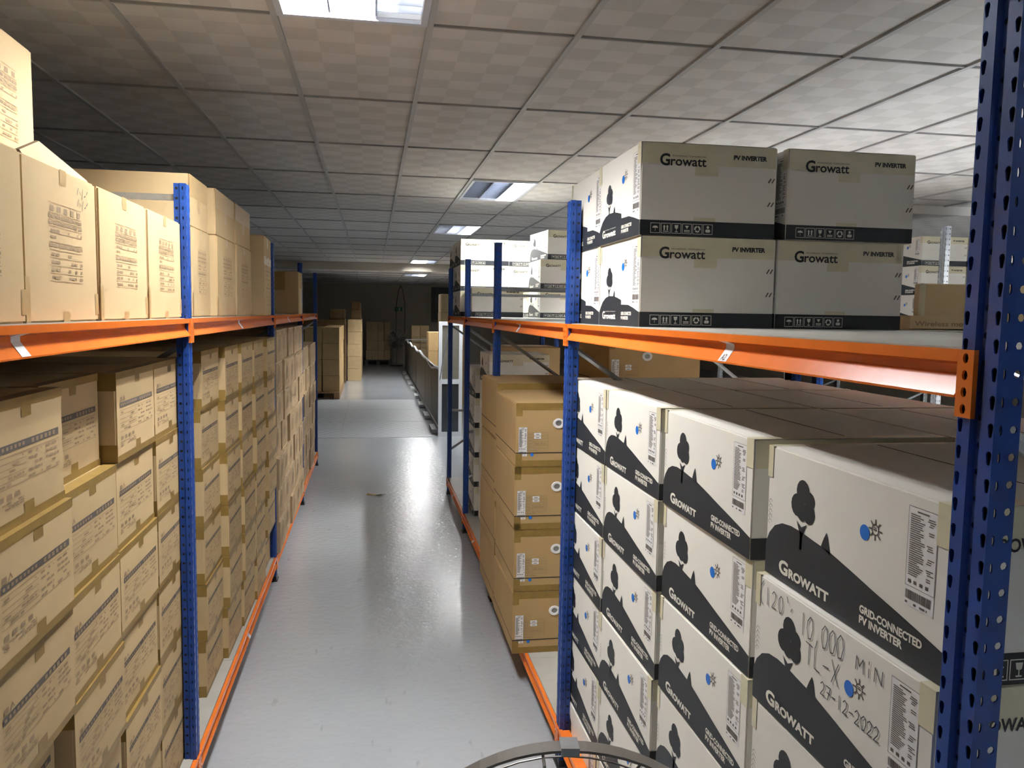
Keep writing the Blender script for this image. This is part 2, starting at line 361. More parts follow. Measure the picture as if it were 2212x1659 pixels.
WW, WD, WH = .463, .40, .2295
WK = white_kit('inverter_carton', WW, WD, WH,
    [(.001, .055), (.012, .075), (.03, .092), (.055, .102), (.085, .105), (.12, .1035), (.16, .099), (.2, .0955), (.26, .084), (.313, .073), (.371, .062), (.42, .052), (WW - .001, .043)],
    (.117, .1235), (.19, .102), (.05, .205, .016, .021), (.285, .420, .017, .0155), (.38, .436, .080, .213), (.287, .150))
NW, ND, NH = .383, .383, .2425
NK = white_kit('inverter_carton', NW, ND, NH,
    [(.001, .04), (.015, .055), (.035, .07), (.065, .082), (.10, .0875), (.15, .086), (.185, .081), (.222, .074), (.222, .061), (.29, .0595), (.335, .051), (NW - .001, .04)],
    (.100, .115), (.152, .086), (.035, .172, .020, .020), (.225, .318, .019, .0125), (.322, .378, .062, .222), (.232, .167), lower=True, tk=.85, bandh=.0405)

def tan_kit(name, W, h, D, style, m_='tan', rot=0):
    body = boxmesh(name, m_, -W / 2, W / 2, 0, D, 0, h, .004, 2); P = []
    if style == 'bar':
        a = MB(); rect(a, .075 * W, .93 * W, .60 * h, .66 * h)
        b = MB()
        for k in range(9):
            x = (.09 + .046 * k) * W; rect(b, x, x + .026 * W, .617 * h, .645 * h, -.0012)
        for k in range(6):
            x = (.57 + .055 * k) * W; rect(b, x, x + .032 * W, .612 * h, .648 * h, -.0012)
        c = MB(); x = .09 * W; rect(c, x, x + .05 * W, .67 * h, .72 * h); line(c, [(.16 * W, .67 * h), (.18 * W, .72 * h), (.2 * W, .68 * h)], .003)
        b.mi = [1] * len(b.f); c.mi = [2] * len(c.f)
        P.append(('title_bar', to_front(merge(a, b, c), W).mesh('title_bar', ['ink', 'ink2', 'ink2'])))
        c = MB()
        for k in range(6):
            z = (.565 - .048 * k) * h; rect(c, .075 * W, .93 * W if k in (0, 5) else .5 * W, z, z + .0011)
            if k < 5:
                dashes(c, .10 * W, .47 * W, z - .03 * h, .0035, 5, .55); dashes(c, .53 * W, .70 * W, z - .032 * h, .004, 3, .7); dashes(c, .75 * W, .93 * W, z - .032 * h, .004, 3, .7)
        for k in range(4):
            x = (.09 + .09 * k) * W; rect(c, x, x + .055 * W, .235 * h, .275 * h)
        for k in range(3): dashes(c, .08 * W, .46 * W, (.205 - .02 * k) * h, .0022, 6, .85)
        P.append(('table_print', to_front(c, W).mesh('table_print', 'ink2')))
        for nm, z0, z1, ta, tb in (('tape', h * .925, h + .0008, .84, .93), ('tape', -.0002, h * .07, .07, .155)):
            m = MB(); rect(m, .0, W, z0, z1); rect(m, .46 * W, .58 * W, ta * h, tb * h)
            if z0 > .1: m.quad((0, -EPS, h + .0008), (W, -EPS, h + .0008), (W, .03, h + .0008), (0, .03, h + .0008))
            to_front(m, W)
            q0, q1 = (h * .80, h) if z0 > .1 else (0, h * .2)
            m.quad((-W / 2 - EPS, .055, q0), (-W / 2 - EPS, -EPS, q0), (-W / 2 - EPS, -EPS, q1), (-W / 2 - EPS, .055, q1))
            P.append((nm, m.mesh('tape', 'tape')))
    elif style == 'list':
        c = MB(); x0, x1 = .30 * W, .76 * W
        rect(c, x0, x1, .765 * h, .769 * h)
        for k in range(5): rect(c, x0 + (.05 + .2 * k) * (x1 - x0), x0 + (.15 + .2 * k) * (x1 - x0), .715 * h, .75 * h)
        z = .70 * h
        for k, hh in enumerate((.045, .04, .04, .06, .05, .05, .05, .05, .05)):
            rect(c, x0, x1, z, z + .0012)
            if k in (0, 4): dashes(c, x0, x1, z - .03 * h, .006, 9, 1)
            elif k == 1: dashes(c, x0, x1, z - .025 * h, .005, 8, .9)
            else: dashes(c, x0 + .05 * (x1 - x0), x0 + .3 * (x1 - x0), z - .034 * h, .005, 2, .9); dashes(c, x0 + .55 * (x1 - x0), x1, z - .034 * h, .005, 5, .45)
            z -= hh * h
        rect(c, x0, x1, z, z + .0012)
        P.append(('list_print', to_front(c, W).mesh('list_print', 'ink2')))
        for z0, z1 in ((.90 * h, h), (-.0005, .07 * h)):
            m = MB(); rect(m, .46 * W, .55 * W, z0, z1); to_front(m, W); P.append(('tape', m.mesh('tape', 'btape')))
        for q in ((0, .05 * W, 0, .28 * h), (.95 * W, W, .05 * h, .2 * h)):
            m = MB(); rect(m, *q); to_front(m, W); P.append(('worn_edge', m.mesh('worn_edge', 'btape')))
    elif style == 'rough':
        c = MB()
        for k in range(4): dashes(c, (.25 + .1 * k) * W, (.33 + .1 * k) * W, .3 * h, .4 * h, 1, .8)
        for k in range(10): dashes(c, .2 * W, .85 * W, (.15 + .07 * k) * h, .004, 6, .6)
        P.append(('faded_print', to_front(c, W).mesh('faded_print', 'ink2')))
        m = MB(); rect(m, .44 * W, .56 * W, .85 * h, h); rect(m, 0, W, .95 * h, h); to_front(m, W); P.append(('tape', m.mesh('tape', 'btape')))
    return Kit(name, body, P)

TW, TH, TD = .341, .2180, .52
TK = tan_kit('labelled_carton', TW, TH, TD, 'bar')
UW, UH, UD = .366, .291, .50
UK = tan_kit('tall_carton', UW, UH, UD, 'list', 'tan2')
RK = tan_kit('small_carton', .338, .1925, .45, 'rough', 'pinktan')
UK2 = tan_kit('tall_carton', .42, .313, .40, 'list', 'tan2')

BW, BH, BD = .45, .272, .555
def brown_kit():
    body = boxmesh('battery_carton', 'brown', -BW / 2, BW / 2, 0, BD, 0, BH, .004, 2); P = []
    m = MB(); rect(m, 0, BW, .057, .061, -.0012); to_front(m, BW); m.quad((-BW / 2 - EPS, 0, .057), (-BW / 2 - EPS, BD, .057), (-BW / 2 - EPS, BD, .061), (-BW / 2 - EPS, 0, .061))
    P.append(('lid_seam', m.mesh('lid_seam', 'seam')))
    a, b = datasheet(.012, .049, .045, .170); a.mi = [0] * len(a.f); b.mi = [1] * len(b.f)
    P.append(('data_label', to_front(merge(a, b), BW).mesh('data_label', ['sticker', 'ink'])))
    c = MB(); x0, x1, z0, z1 = .052, .140, .078, .146
    for k in range(6): rect(c, x0, x1, z0 + (z1 - z0) * k / 5, z0 + (z1 - z0) * k / 5 + .0011)
    for x in (x0, .080, x1): rect(c, x, x + .0011, z0, z1)
    for k in range(5): dashes(c, .054, .070, z0 + .005 + k * .0136, .004, 2, 1)
    dashes(c, .085, .13, z0 + .018, .004, 3, 1); dashes(c, .052, .095, .068, .004, 4, 1)
    P.append(('table_print', to_front(c, BW).mesh('table_print', 'ink2')))
    for z in (.1335, .1195):
        m = MB(); rect(m, .079, .109, z, z + .0115, -.0012); m.m = 1; rect(m, .086, .101, z + .004, z + .0065, -.0016); to_front(m, BW); P.append(('value_sticker', m.mesh('value_sticker', ['sticker', 'ink'])))
    m = MB(); disc(m, .071, .0515, .0075, 16, -.0014); to_front(m, BW); P.append(('colour_dot', m.mesh('colour_dot', 'blue_dot')))
    for z0, z1 in ((BH - .03, BH + .0006), (0, .027)):
        m = MB(); rect(m, 0, BW, z0, z1); q = (BH - .055, BH) if z0 > .1 else (0, .055); rect(m, 0, .028, *q); rect(m, BW - .028, BW, *q); to_front(m, BW); P.append(('tape', m.mesh('tape', 'tape')))
    # recessed handle cup with a raised ring
    m = MB(); n = 20; cx, cz = .185 - BW / 2, .185
    prof = [(.022, -.001), (.0205, -.004), (.0135, -.004), (.012, -.0008), (.011, -.0006)]
    R_ = []
    for r, y in prof:
        R_.append(len(m.v)); m.v += [(cx + 1.15 * r * math.cos(2 * math.pi * j / n), y, cz + r * math.sin(2 * math.pi * j / n)) for j in range(n)]
    for a_, b_ in zip(R_, R_[1:]):
        for j in range(n): k = (j + 1) % n; m.f.append((a_ + j, a_ + k, b_ + k, b_ + j)); m.mi.append(0)
    m.f.append(tuple(range(R_[-1], R_[-1] + n))); m.mi.append(1)
    P.append(('handle_ring', m.mesh('handle_ring', ['sticker', 'galv'])))
    return Kit('battery_carton', body, P)
BK = brown_kit()

ORD = ['first', 'second', 'third', 'fourth', 'fifth', 'sixth', 'seventh', 'eighth']
LAY = ['top', 'second', 'third', 'fourth', 'fifth', 'bottom']

# ================================================================== SETTING
m = MB(); m.box(-6, 10, -5, 26, -.1, 0); struct('floor', m.mesh('floor', 'floor'), 'smooth grey epoxy floor running down the aisle')
m = MB(); m.box(-6, 10, 25.6, 25.8, 0, 2.8); struct('wall_back', m.mesh('wall_back', 'wall'), 'plain beige wall closing the far end')
m = MB(); m.box(-6.2, -6, -5, 26, 0, 2.8); struct('wall_left', m.mesh('wall_left', 'wall'), 'plain beige side wall behind the tan carton rack')
m = MB(); m.box(10, 10.2, -5, 26, 0, 2.8); struct('wall_right', m.mesh('wall_right', 'wall'), 'plain beige side wall beyond the white carton racks')
m = MB(); m.box(-6, 10, -5.2, -5, 0, 2.8); struct('wall_front', m.mesh('wall_front', 'wall'), 'plain beige wall behind the viewer')

# suspended ceiling: slab above, grid bars, tiles
ZB = CEIL
YB, XS, YS = 16.7, 3.65, 6.34           # bulkhead, and where the side ceiling steps down
m = MB(); m.box(-6, 10, -5, YB, ZB + .12, ZB + .2); ceil = struct('ceiling', m.mesh('ceiling', 'wall'), 'suspended ceiling of checkered tiles in a metal grid')
lampcells = {(c, r) for c, r, *_ in LAMPS}
hx, hy = TX / 2 - .006, TY / 2 - .006
tme = boxmesh('ceiling_tile', 'tile', -hx, hx, -hy, hy, 0, .012, .003)
rest = MB()
for i in range(-9, 23):
    x = GX0 + TX * i; cx = x + TX / 2
    if not (-6 < cx - hx and cx + hx < 10): continue
    for j in range(-8, 14):
        cy = GY0 + TY * j + TY / 2
        if cy - hy < -5 or cy - hy > YB - .1 or (i, j) in lampcells: continue
        if x > XS - .1 and cy > YS:
            if cy - hy < YS - .02: rest.box(cx - hx, cx + hx, cy - hy, YS - .001, ZB + .010, ZB + .022)
            continue
        y1 = min(cy + hy, YB - .01)
        if cy > 1.9 and -1.1 < cx / (cy + .3) < 1.0 and y1 == cy + hy: link('ceiling_tile', tme, ceil, (cx, cy, ZB + .010))
        else: rest.box(cx - hx, cx + hx, cy - hy, y1, ZB + .010, ZB + .022)
o = link('far_tiles', rest.mesh('far_tiles', 'tile'), ceil); o['kind'] = 'stuff'
for i in range(-8, 22):
    x = GX0 + TX * i
    if -6 < x < 10:
        m = MB(); m.box(x - .011, x + .011, -5, YS - .01 if x > XS else YB, ZB, ZB + .03); link('main_bar', m.mesh('main_bar', 'tbar'), ceil)
for j in range(-7, 13):
    y = GY0 + TY * j
    if y < YB: m = MB(); m.box(-6, 10 if y < YS else XS, y - .0055, y + .0055, ZB + .002, ZB + .03); link('cross_bar', m.mesh('cross_bar', 'tbar2'), ceil)
# lower ceiling over the far end, with its bulkhead
ZL = .83 + H
m = MB(); m.box(-6, 10, YB, YB + .1, ZL, ZB + .2); struct('trim_1', m.mesh('trim_1', 'wall'), 'bulkhead where the ceiling steps down')
lx, ly = .95, 18.4
m = MB()
for q in ((-6, 10, YB + .1, ly - TY / 2), (-6, 10, ly + TY / 2, 25.6), (-6, lx - TX / 2, ly - TY / 2, ly + TY / 2), (lx + TX / 2, 10, ly - TY / 2, ly + TY / 2)): m.box(*q, ZL + .015, ZL + .12)
m.box(lx - TX / 2, lx + TX / 2, ly - TY / 2, ly + TY / 2, ZL + .11, ZL + .12)
lowc = struct('ceiling_far', m.mesh('ceiling_far', 'tile'), 'lower ceiling over the far end')
for i in range(-8, 16):
    x = lx + TX / 2 + TX * i; m = MB(); m.box(x - .012, x + .012, YB + .1, 25.6, ZL, ZL + .03); link('main_bar', m.mesh('main_bar', 'tbar'), lowc)
for j in range(8):
    y = ly - TY * 1.5 + TY * j; m = MB(); m.box(-6, 10, y - .009, y + .009, ZL + .001, ZL + .03); link('cross_bar', m.mesh('cross_bar', 'tbar2'), lowc)
# lower ceiling panel on the right with a white fascia
m = MB(); m.box(XS, 10, YS + .02, YB, ZB - .061, ZB - .03); struct('ceiling_side', m.mesh('ceiling_side', 'tile'), 'slightly lower ceiling beyond the right racks')
m = MB(); m.box(XS - .01, 10, YS, YS + .02, ZB - .062, ZB + .01); struct('trim_2', m.mesh('trim_2', 'whitepaint'), 'white fascia along the ceiling step')

# ------------------------------------------------------------------ ceiling lamps
def troffer(x, y, z, lit, f, label, tilew=TX, tilel=TY, deep=.034):
    t = link('ceiling_lamp', None, None, (x, y, z)); tag(t, label, 'ceiling lamp', 'recessed louvre ceiling lamps')
    hw, hl = tilew / 2 - .012, tilel / 2 - .012
    m = MB()
    for q in ((-hw, hw, -hl, -hl + .022), (-hw, hw, hl - .022, hl), (-hw, -hw + .022, -hl + .022, hl - .022), (hw - .022, hw, -hl + .022, hl - .022)): m.box(*q, -.004, .014)
    link('frame', m.mesh('frame', 'lampframe'), t)
    m = MB(); a, b, d = hw - .02, hl - .02, .075
    d = .095; m.box(-a, a, -b, b, d, d + .01); m.box(-a, -a + .003, -b, b, .01, d); m.box(a - .003, a, -b, b, .01, d); m.box(-a, a, -b, -b + .003, .01, d); m.box(-a, a, b - .003, b, .01, d)
    link('pan', m.mesh('pan', 'pan'), t)
    for k in (-1, 1):
        m = MB(); xx = k * a / 3; m.quad((xx - .003, -b, .004), (xx + .003, -b, .004), (xx + .003, b, .004), (xx - .003, b, .004)); m.quad((xx - .003, -b, .004), (xx - .018, -b, .06), (xx - .018, b, .06), (xx - .003, b, .004)); m.quad((xx + .003, -b, .004), (xx + .003, b, .004), (xx + .018, b, .06), (xx + .018, -b, .06))
        link('divider', m.mesh('divider', 'alu'), t)
    n = 14; me = None
    for k in range(1, n):
        if me is None:
            mm = MB(); mm.box(-a, a, -.0012, .0012, .004, deep); me = mm.mesh('louvre_blade', 'alu')
        link('louvre_blade', me, t, (0, -b + 2 * b * k / n, 0))
    for k in range(3):
        m = MB(); xx = (k - 1) * a * 2 / 3; m.tube([(xx, -b + .03, .070), (xx, b - .03, .070)], .013, 10)
        link('tube', m.mesh('tube', ('tube%g' % f) if lit[k] else 'tube_off'), t)
    return t
LN = {(2, -1): 'bright louvre lamp in the ceiling above the aisle with one dark tube', (4, 3): 'dim silver louvre lamp above the right rack',
      (4, 6): 'louvre lamp beyond the white carton stacks with only one tube lit', (4, 12): 'small bright lamp in front of the ceiling step',
      (7, 2): 'fully lit louvre lamp above the rack behind the white cartons', (10, 0): 'fully lit louvre lamp added out of view before the galvanised rack', (13, 0): 'fully lit louvre lamp added out of view beyond the galvanised rack',
      (7, -4): 'unseen louvre lamp added behind the viewer over the right racks', (10, -5): 'unseen louvre lamp added behind the viewer toward the right wall', (2, -6): 'unseen louvre lamp added behind the viewer over the aisle end'}
for c, r, lit, f in LAMPS:
    troffer(GX0 + TX * c + TX / 2, GY0 + TY * r + TY / 2, ZB, lit, f, LN.get((c, r), 'fully lit louvre lamp hidden behind stacked cartons'), deep={(4, 3): .05, (4, 6): .012, (4, 12): .012}.get((c, r), .034))
troffer(.95, 18.4, ZL, (0, 0, 1), 3.5, 'lamp in the lower ceiling at the far end', deep=.012)

# ------------------------------------------------------------------ racks
PITCH, NC = .0303, 66
def perforated(mb, org, u, v, wd, pitch, n, hole, nrm, thick=.0018, skipfrom=None):
    org, u, v, nrm = Vector(org), Vector(u), Vector(v), Vector(nrm)
    outer = [(wd, .5), (wd, 1), (wd / 2, 1), (0, 1), (0, .5), (0, 0), (wd / 2, 0), (wd, 0)]
    for k in range(n):
        o = org + v * (pitch * k)
        A = [tuple(o + u * a + v * (b * pitch)) for a, b in outer]
        B = [tuple(o + u * a + v * b) for a, b in hole]; C = [tuple(o + u * a + v * b - nrm * thick) for a, b in hole]
        i = len(mb.v); mb.v += A + B + C
        for j in range(8):
            q = (j + 1) % 8
            mb.f.append((i + j, i + q, i + 8 + q, i + 8 + j)); mb.mi.append(0)
            mb.f.append((i + 8 + j, i + 8 + q, i + 16 + q, i + 16 + j)); mb.mi.append(0)
def ring8(cx, cz, r, rz=None):
    rz = rz or r; return [(cx + r * math.cos(k * math.pi / 4), cz + rz * math.sin(k * math.pi / 4)) for k in range(8)]
def keyhole(cx, cz, r):
    p = ring8(cx, cz + .003, r, r); p[5] = (cx - r * .5, cz - .008); p[6] = (cx, cz - .009); p[7] = (cx + r * .5, cz - .008); return p
def upright_mesh(closed=True):
    m = MB(); hw = .0275; g = .008; z0 = 0; Z = (0, 0, 1); top = PITCH * NC
    fw = hw - g
    perforated(m, (0, hw, z0), (0, -1, 0), Z, fw, PITCH, NC, keyhole(fw * .25, PITCH * .5, .0042), (-1, 0, 0))
    perforated(m, (0, -g, z0), (0, -1, 0), Z, fw, PITCH, NC, keyhole(fw * .75, PITCH * .5, .0042), (-1, 0, 0))
    perforated(m, (.006, g * .6, z0), (0, -1, 0), Z, g * 1.2, PITCH, NC, ring8(g * .6, PITCH * .98 - .004, .0036), (-1, 0, 0))
    m.quad((0, g, 0), (.006, g * .6, 0), (.006, g * .6, top), (0, g, top)); m.quad((.006, -g * .6, 0), (0, -g, 0), (0, -g, top), (.006, -g * .6, top))
    for s in (-1, 1):
        perforated(m, (0, s * hw, z0), (1, 0, 0), Z, .017, PITCH, NC, ring8(.0085, PITCH * .5, .0018, .006), (0, s, 0))
        m.quad((.017, s * hw, 0), (.020, s * (hw - .004), 0), (.020, s * (hw - .004), top), (.017, s * hw, top))
        perforated(m, (.020, s * (hw - .004), z0), (1, 0, 0), Z, .016, PITCH, NC, ring8(.008, PITCH * .5, .0046), (0, s, 0))
    m.m = 1; m.quad((.008, -hw + .001, 0), (.008, hw - .001, 0), (.008, hw - .001, top), (.008, -hw + .001, top))  # dark backing sheet added so the keyholes read as shaded
    if closed:                              # dark sheets added behind the flange holes, shade put in as colour
        for s in (-1, 1): m.quad((.009, s * (hw - .0075), 0), (.036, s * (hw - .0075), 0), (.036, s * (hw - .0075), top), (.009, s * (hw - .0075), top))
    return m.mesh('upright', ['blue', 'dark'])
UPM = upright_mesh(); UPO = upright_mesh(False); PH = PITCH * NC
GALVUP = UPM.copy(); GALVUP.materials[0] = M['galv']
def beam_mesh(L):
    prof = [(-.005, 0), (-.005, -.014), (.010, -.018), (.010, -.028), (-.0065, -.052), (-.0065, -.055), (.035, -.055), (.035, -.004), (.008, -.004), (.008, 0)]
    m = MB(); n = len(prof); m.v = [(a, -L / 2, b) for a, b in prof] + [(a, L / 2, b) for a, b in prof]
    for k in range(n): q = (k + 1) % n; m.f.append((k, q, n + q, n + k)); m.mi.append(0)
    m.f.append(tuple(range(n))[::-1]); m.f.append(tuple(range(n, 2 * n))); m.mi += [0, 0]
    return m.mesh('beam', 'orange')
def conn_mesh():
    m = MB(); perforated(m, (-.0065, .0125, -.076), (0, -1, 0), (0, 0, 1), .025, .019, 4, ring8(.0125, .0095, .0045, .006), (-1, 0, 0), .003)
    for s in (-1, 1): m.quad((-.0065, s * .0125, -.076), (-.0005, s * .0125, -.076), (-.0005, s * .0125, 0), (-.0065, s * .0125, 0))
    m.quad((-.0065, -.0125, 0), (-.0065, .0125, 0), (-.0005, .0125, 0), (-.0005, -.0125, 0)); m.quad((-.0065, -.0125, -.076), (-.0005, -.0125, -.076), (-.0005, .0125, -.076), (-.0065, .0125, -.076))
    m.m = 1; m.quad((-.0008, -.012, -.075), (-.0008, .012, -.075), (-.0008, .012, -.001), (-.0008, -.012, -.001))
    return m.mesh('connector', ['orange', 'seam'])
CONN = conn_mesh()
footm = MB(); footm.box(-.008, .05, -.04, .04, 0, .006); footm.box(-.002, .037, -.03, .03, .006, .03); FOOT = footm.mesh('foot_plate', 'dark')

def rack(name, side, xface, depth, posts, levels, label, strut_z, blevels=None, stickers=(), pm=UPM):
    """side +1: rack to the right of the aisle (face looks to -X); -1: to the left"""
    root = link(name, None, None, (xface, posts[0], 0)); tag(root, label, 'storage rack')
    base = Matrix.Translation((xface, posts[0], 0)).inverted()
    rz0 = 0 if side > 0 else math.pi
    def part(n, me, x, y, z, rz=0, rot=None, parent=root):
        o = link(n, me, parent, (x - xface, y - posts[0], z), rz, rot); return o
    xb = xface + side * depth
    for y in posts:
        u = part('upright', UPO if y == .780 else pm, xface, y, 0, rz0); link('foot_plate', FOOT, u)
        u = part('upright', pm, xb, y, 0, math.pi - rz0 if side > 0 else 0); link('foot_plate', FOOT, u)
        for z in strut_z:
            m = MB(); a, b = sorted((side * .02, side * (depth - .02))); m.box(a, b, -.012, .012, z - .004, z + .008); m.box(a, b, -.014, -.011, z - .010, z + .010)
            part('strut', m.mesh('strut', 'galv'), xface, y, 0)
        zz = [.30, .85, 1.40]
        for k, (z0, z1) in enumerate(((1.50, .95), (.40, .95))):
            m = MB(); m.tube([(side * .03, 0.0, z0), (side * (depth - .03), 0.0, z1)], .010, 6); part('brace', m.mesh('brace', 'galv'), xface, y, 0)
    lens = {}
    for bi, (y0, y1) in enumerate(zip(posts, posts[1:])):
        L = y1 - y0 - .055; bm_ = beam_mesh(L); ym = (y0 + y1) / 2
        for li, z in enumerate(levels):
            for front in (1, 0):
                o = part('beam', bm_, xface if front else xb, ym, z, rz0 if front else math.pi - rz0 if side > 0 else 0)
                for s in (-1, 1): link('connector', CONN, o, (0, s * (L / 2 + .0145), 0))
                for (sb, sl, off, txt) in stickers:
                    if front and sb == bi and sl == li:
                        m = MB(); sg = -1 if side > 0 else 1
                        P_ = [(-.0056, 0, -.001), (-.0056, 0, -.0140), (.0094, 0, -.0186), (.0094, 0, -.0274), (-.0071, 0, -.0514)]
                        for k_, (p, q) in enumerate(zip(P_[1:], P_[2:])):
                            d0, d1 = .012 * (k_), .012 * (k_ + 1)
                            m.quad((p[0], off - .018, p[2]), (q[0], off - .018, q[2]), (q[0], off + .018, q[2]), (p[0], off + .018, p[2]))
                        st = link('location_sticker', m.mesh('location_sticker', 'sticker'), o)
                        if txt:
                            t_ = textmesh(txt, .016, 'ink', -.010, -.049, 0, .0003); t_.v = [(.0088 + (zz_ + .0274) * .6875, -x_ + off, zz_) for x_, y_, zz_ in t_.v]
                            link('sticker_lettering', t_.mesh('sticker_lettering', 'ink'), st)
            if blevels is None or (bi, li) not in blevels:
                m = MB(); n = 3; a, b = side * .010, side * (depth - .010); a, b = min(a, b), max(a, b)
                for k in range(n):
                    q0 = -L / 2 - .026 + (L + .052) * k / n
                    mm = MB(); mm.box(a, b, q0 + .001, q0 + (L + .052) / n - .001, z - .0035, z + .0015); part('shelf_board', mm.mesh('shelf_board', 'board'), xface, ym, 0)
    return root
ZS = -.032 + H                  # upper shelf
ZSB = ZS + .0015                # board surface
ZLO = -1.472 + H
XL, XR, DEP = -.568, .657, .865
LP = [.62, 2.672, 4.872, 6.80, 8.53]
RP = [.780, 2.69, 4.38, 5.79, 7.08]
rack('storage_rack', -1, XL, DEP, LP, [ZS, ZLO], 'blue and orange rack full of tan cartons along the aisle', [.34 + H, .75], stickers=((0, 0, .21, ''), (1, 0, .1, ''), (2, 0, .1, ''), (1, 1, .0, '')))
rack('storage_rack', 1, XR, DEP, RP, [ZS, ZLO], 'blue and orange rack carrying white and brown cartons', [.13 + H, .75], blevels={(0, 1)}, stickers=((0, 0, -.31, 'A2'), (1, 0, .1, ''), (2, 1, .1, ''), (3, 1, .1, '')))
ZLB = ZLO + .0015

# ================================================================== CARTONS, left side (fronts face +X)
PL = math.pi / 2
def jit(a): return rr.uniform(-a, a)
# lower level, bay before the first blue post
colY = [1.34, 1.69, 2.042, 2.392]
where = ['in the farthest stack before the first blue post', 'second stack before the first blue post', 'third stack before the first blue post', 'fourth stack before the first blue post'][::-1]
XJ = [[-.598, -.642, -.606, -.612], [-.585, -.607, -.612, -.608], [-.59, -.602, -.606, -.611], [-.632, -.598, -.612, -.607], [-.618, -.612, -.604, -.612], [-.605, -.603, -.610, -.606]]
WHERE1 = ['fourth stack back from the first blue post', 'third stack back from the first blue post', 'second stack back from the first blue post', 'stack touching the first blue post']
for ci, y0 in enumerate(colY):
    for r in range(6):
        z = ZLB + (5 - r) * (TH + .0011)
        TK.put((XJ[r][ci] if ci < 3 else -.606 - .004 * abs(jit(1)), y0 + TW / 2, z), PL + jit(.006), 'tan carton with dark title bar, %s layer, %s' % (LAY[r], WHERE1[ci]), 'title-bar cartons before the first blue post')
# bay two
col2 = [(3.08, -.62), (3.43, -.595), (3.78, -.585), (4.13, -.575), (4.485, -.560)]
for ci, (y0, x) in enumerate(col2):
    for r in range(6):
        z = ZLB + (5 - r) * (TH + .0011); dx = jit(.006) if not (ci == 4 and r == 5) else -.04
        if ci == 4 and r == 4: dx = -.008
        TK.put((x + dx, y0 + TW / 2, z), PL + jit(.006), 'tan carton with dark title bar, %s layer, %s stack beyond the first blue post' % (LAY[r], ORD[ci]), 'title-bar cartons beyond the first blue post')
# bay three: smaller rough cartons
for ci in range(5):
    for r in range(7):
        z = ZLB + (6 - r) * .1928
        RK.put((-.566 + .002 * ci + jit(.012) + (.006 if r > 3 else 0), 5.085 + ci * .347, z), PL + jit(.012), 'worn pinkish carton, %s layer, %s stack past the second blue post' % (['top', 'second', 'third', 'fourth', 'fifth', 'sixth', 'bottom'][r], ORD[ci]), 'worn cartons past the second blue post')
for ci in range(4):
    for r in range(6):
        z = ZLB + (5 - r) * .1928 
        RK.put((-.57 + jit(.012), 7.02 + ci * .347, z), PL + jit(.012), 'worn pinkish carton, %s layer, %s stack past the third blue post' % (LAY[r], ORD[ci]), 'worn cartons in the last bay')
# upper level, bay one
upY = [1.135, 1.512, 1.890, 2.270]
UPL = ['tall tan carton on the upper shelf, fourth before the blue post', 'tall tan carton with pen marks and a raised top flap', 'tall tan carton on the upper shelf, second before the blue post', 'tall tan carton on the upper shelf touching the blue post']
for k, y0 in enumerate(upY):
    ex = []
    if k == 1:
        m = MB()       # raised flap behind the top edge
        A_, B_, C_, D_ = (-.11, .03, UH + .016), (.03, .05, UH + .058), (.180, .015, UH + .008), (-.11, .02, UH)
        E_ = (.180, .010, UH); th = .007
        f = lambda p: (p[0], p[1] + th, p[2] + .001)
        m.quad(D_, E_, C_, B_, A_); m.quad(f(A_), f(B_), f(C_), f(E_), f(D_)); m.m = 1
        for p, q in ((A_, B_), (B_, C_), (D_, A_)): m.quad(p, q, f(q), f(p))
        ex.append(('top_flap', m.mesh('top_flap', ['tan', 'darkbrown'])))
        m = MB()
        for k2, zz in enumerate((.285, .262)):
            for q in range(5): line(m, [(.075 + q * .013, zz - .03 + .008 * math.sin(q * 2.1)), (.081 + q * .013, zz - .022 + .006 * math.cos(q * 3))], .0022); 
        for v_ in range(len(m.v)): m.v[v_] = (m.v[v_][0], -.0012, m.v[v_][2])
        ex.append(('pen_mark', m.mesh('pen_mark', 'pen')))
    UK.put((-.586 + jit(.003), y0 + UW / 2, ZSB), PL + jit(.008), UPL[k], 'tall cartons on the near upper shelf', extra=ex)
UK.put((-.73, 1.775, ZSB + UH + .0005), PL + .02, 'tall tan carton standing alone on top of the upper shelf row', None)
# upper level, bay two
for k, (y0, x, w_) in enumerate(((2.95, -.615, .30), (3.275, -.592, .42), (3.705, -.588, .42))):
    UK2.put((x, y0 + w_ / 2, ZSB), PL, 'tan listed carton on the upper shelf, %s beyond the first blue post' % ORD[k], 'tall cartons beyond the blue post', scale=(w_ / .42, 1, 1))
top2 = boxmesh('taped_carton', 'tan', -.21, .21, 0, .40, 0, .178, .004, 2)
m = MB(); rect(m, 0, .42, .105, .178); rect(m, .19, .24, .06, .105); to_front(m, .42); TAPE2 = m.mesh('tape', 'ptape'); TAPE2.materials[0] = M['btape']
m = MB(); disc(m, .30, .06, .045, 24); disc(m, .30, .06, .034, 24, -.0012); m.mi = [0, 1]; m.v = [(-.21 - EPS + y * .6, x, z) for x, y, z in m.v]; BLUELOGO = m.mesh('round_logo', ['ink', 'tan'])
for k, (y0, x, w_) in enumerate(((2.95, -.622, .30), (3.275, -.597, .42), (3.705, -.592, .42))):
    o = link('taped_carton', top2, None, (x, y0 + w_ / 2, ZSB + .3135), PL); o.scale = (w_ / .42, 1, 1)
    tag(o, 'low carton with shiny tape, %s on top of the listed cartons' % ORD[k], 'carton', 'taped cartons on the upper shelf'); link('tape', TAPE2, o)
    if k == 0: link('round_logo', BLUELOGO, o)
tb = boxmesh('open_carton', 'tan', -.18, .18, 0, .40, 0, .405, .004, 2)
o = link('open_carton', tb, None, (-.545, 4.41, ZSB), PL + .03); tag(o, 'tallest narrow carton leaning out at the end of the upper shelf', 'carton')
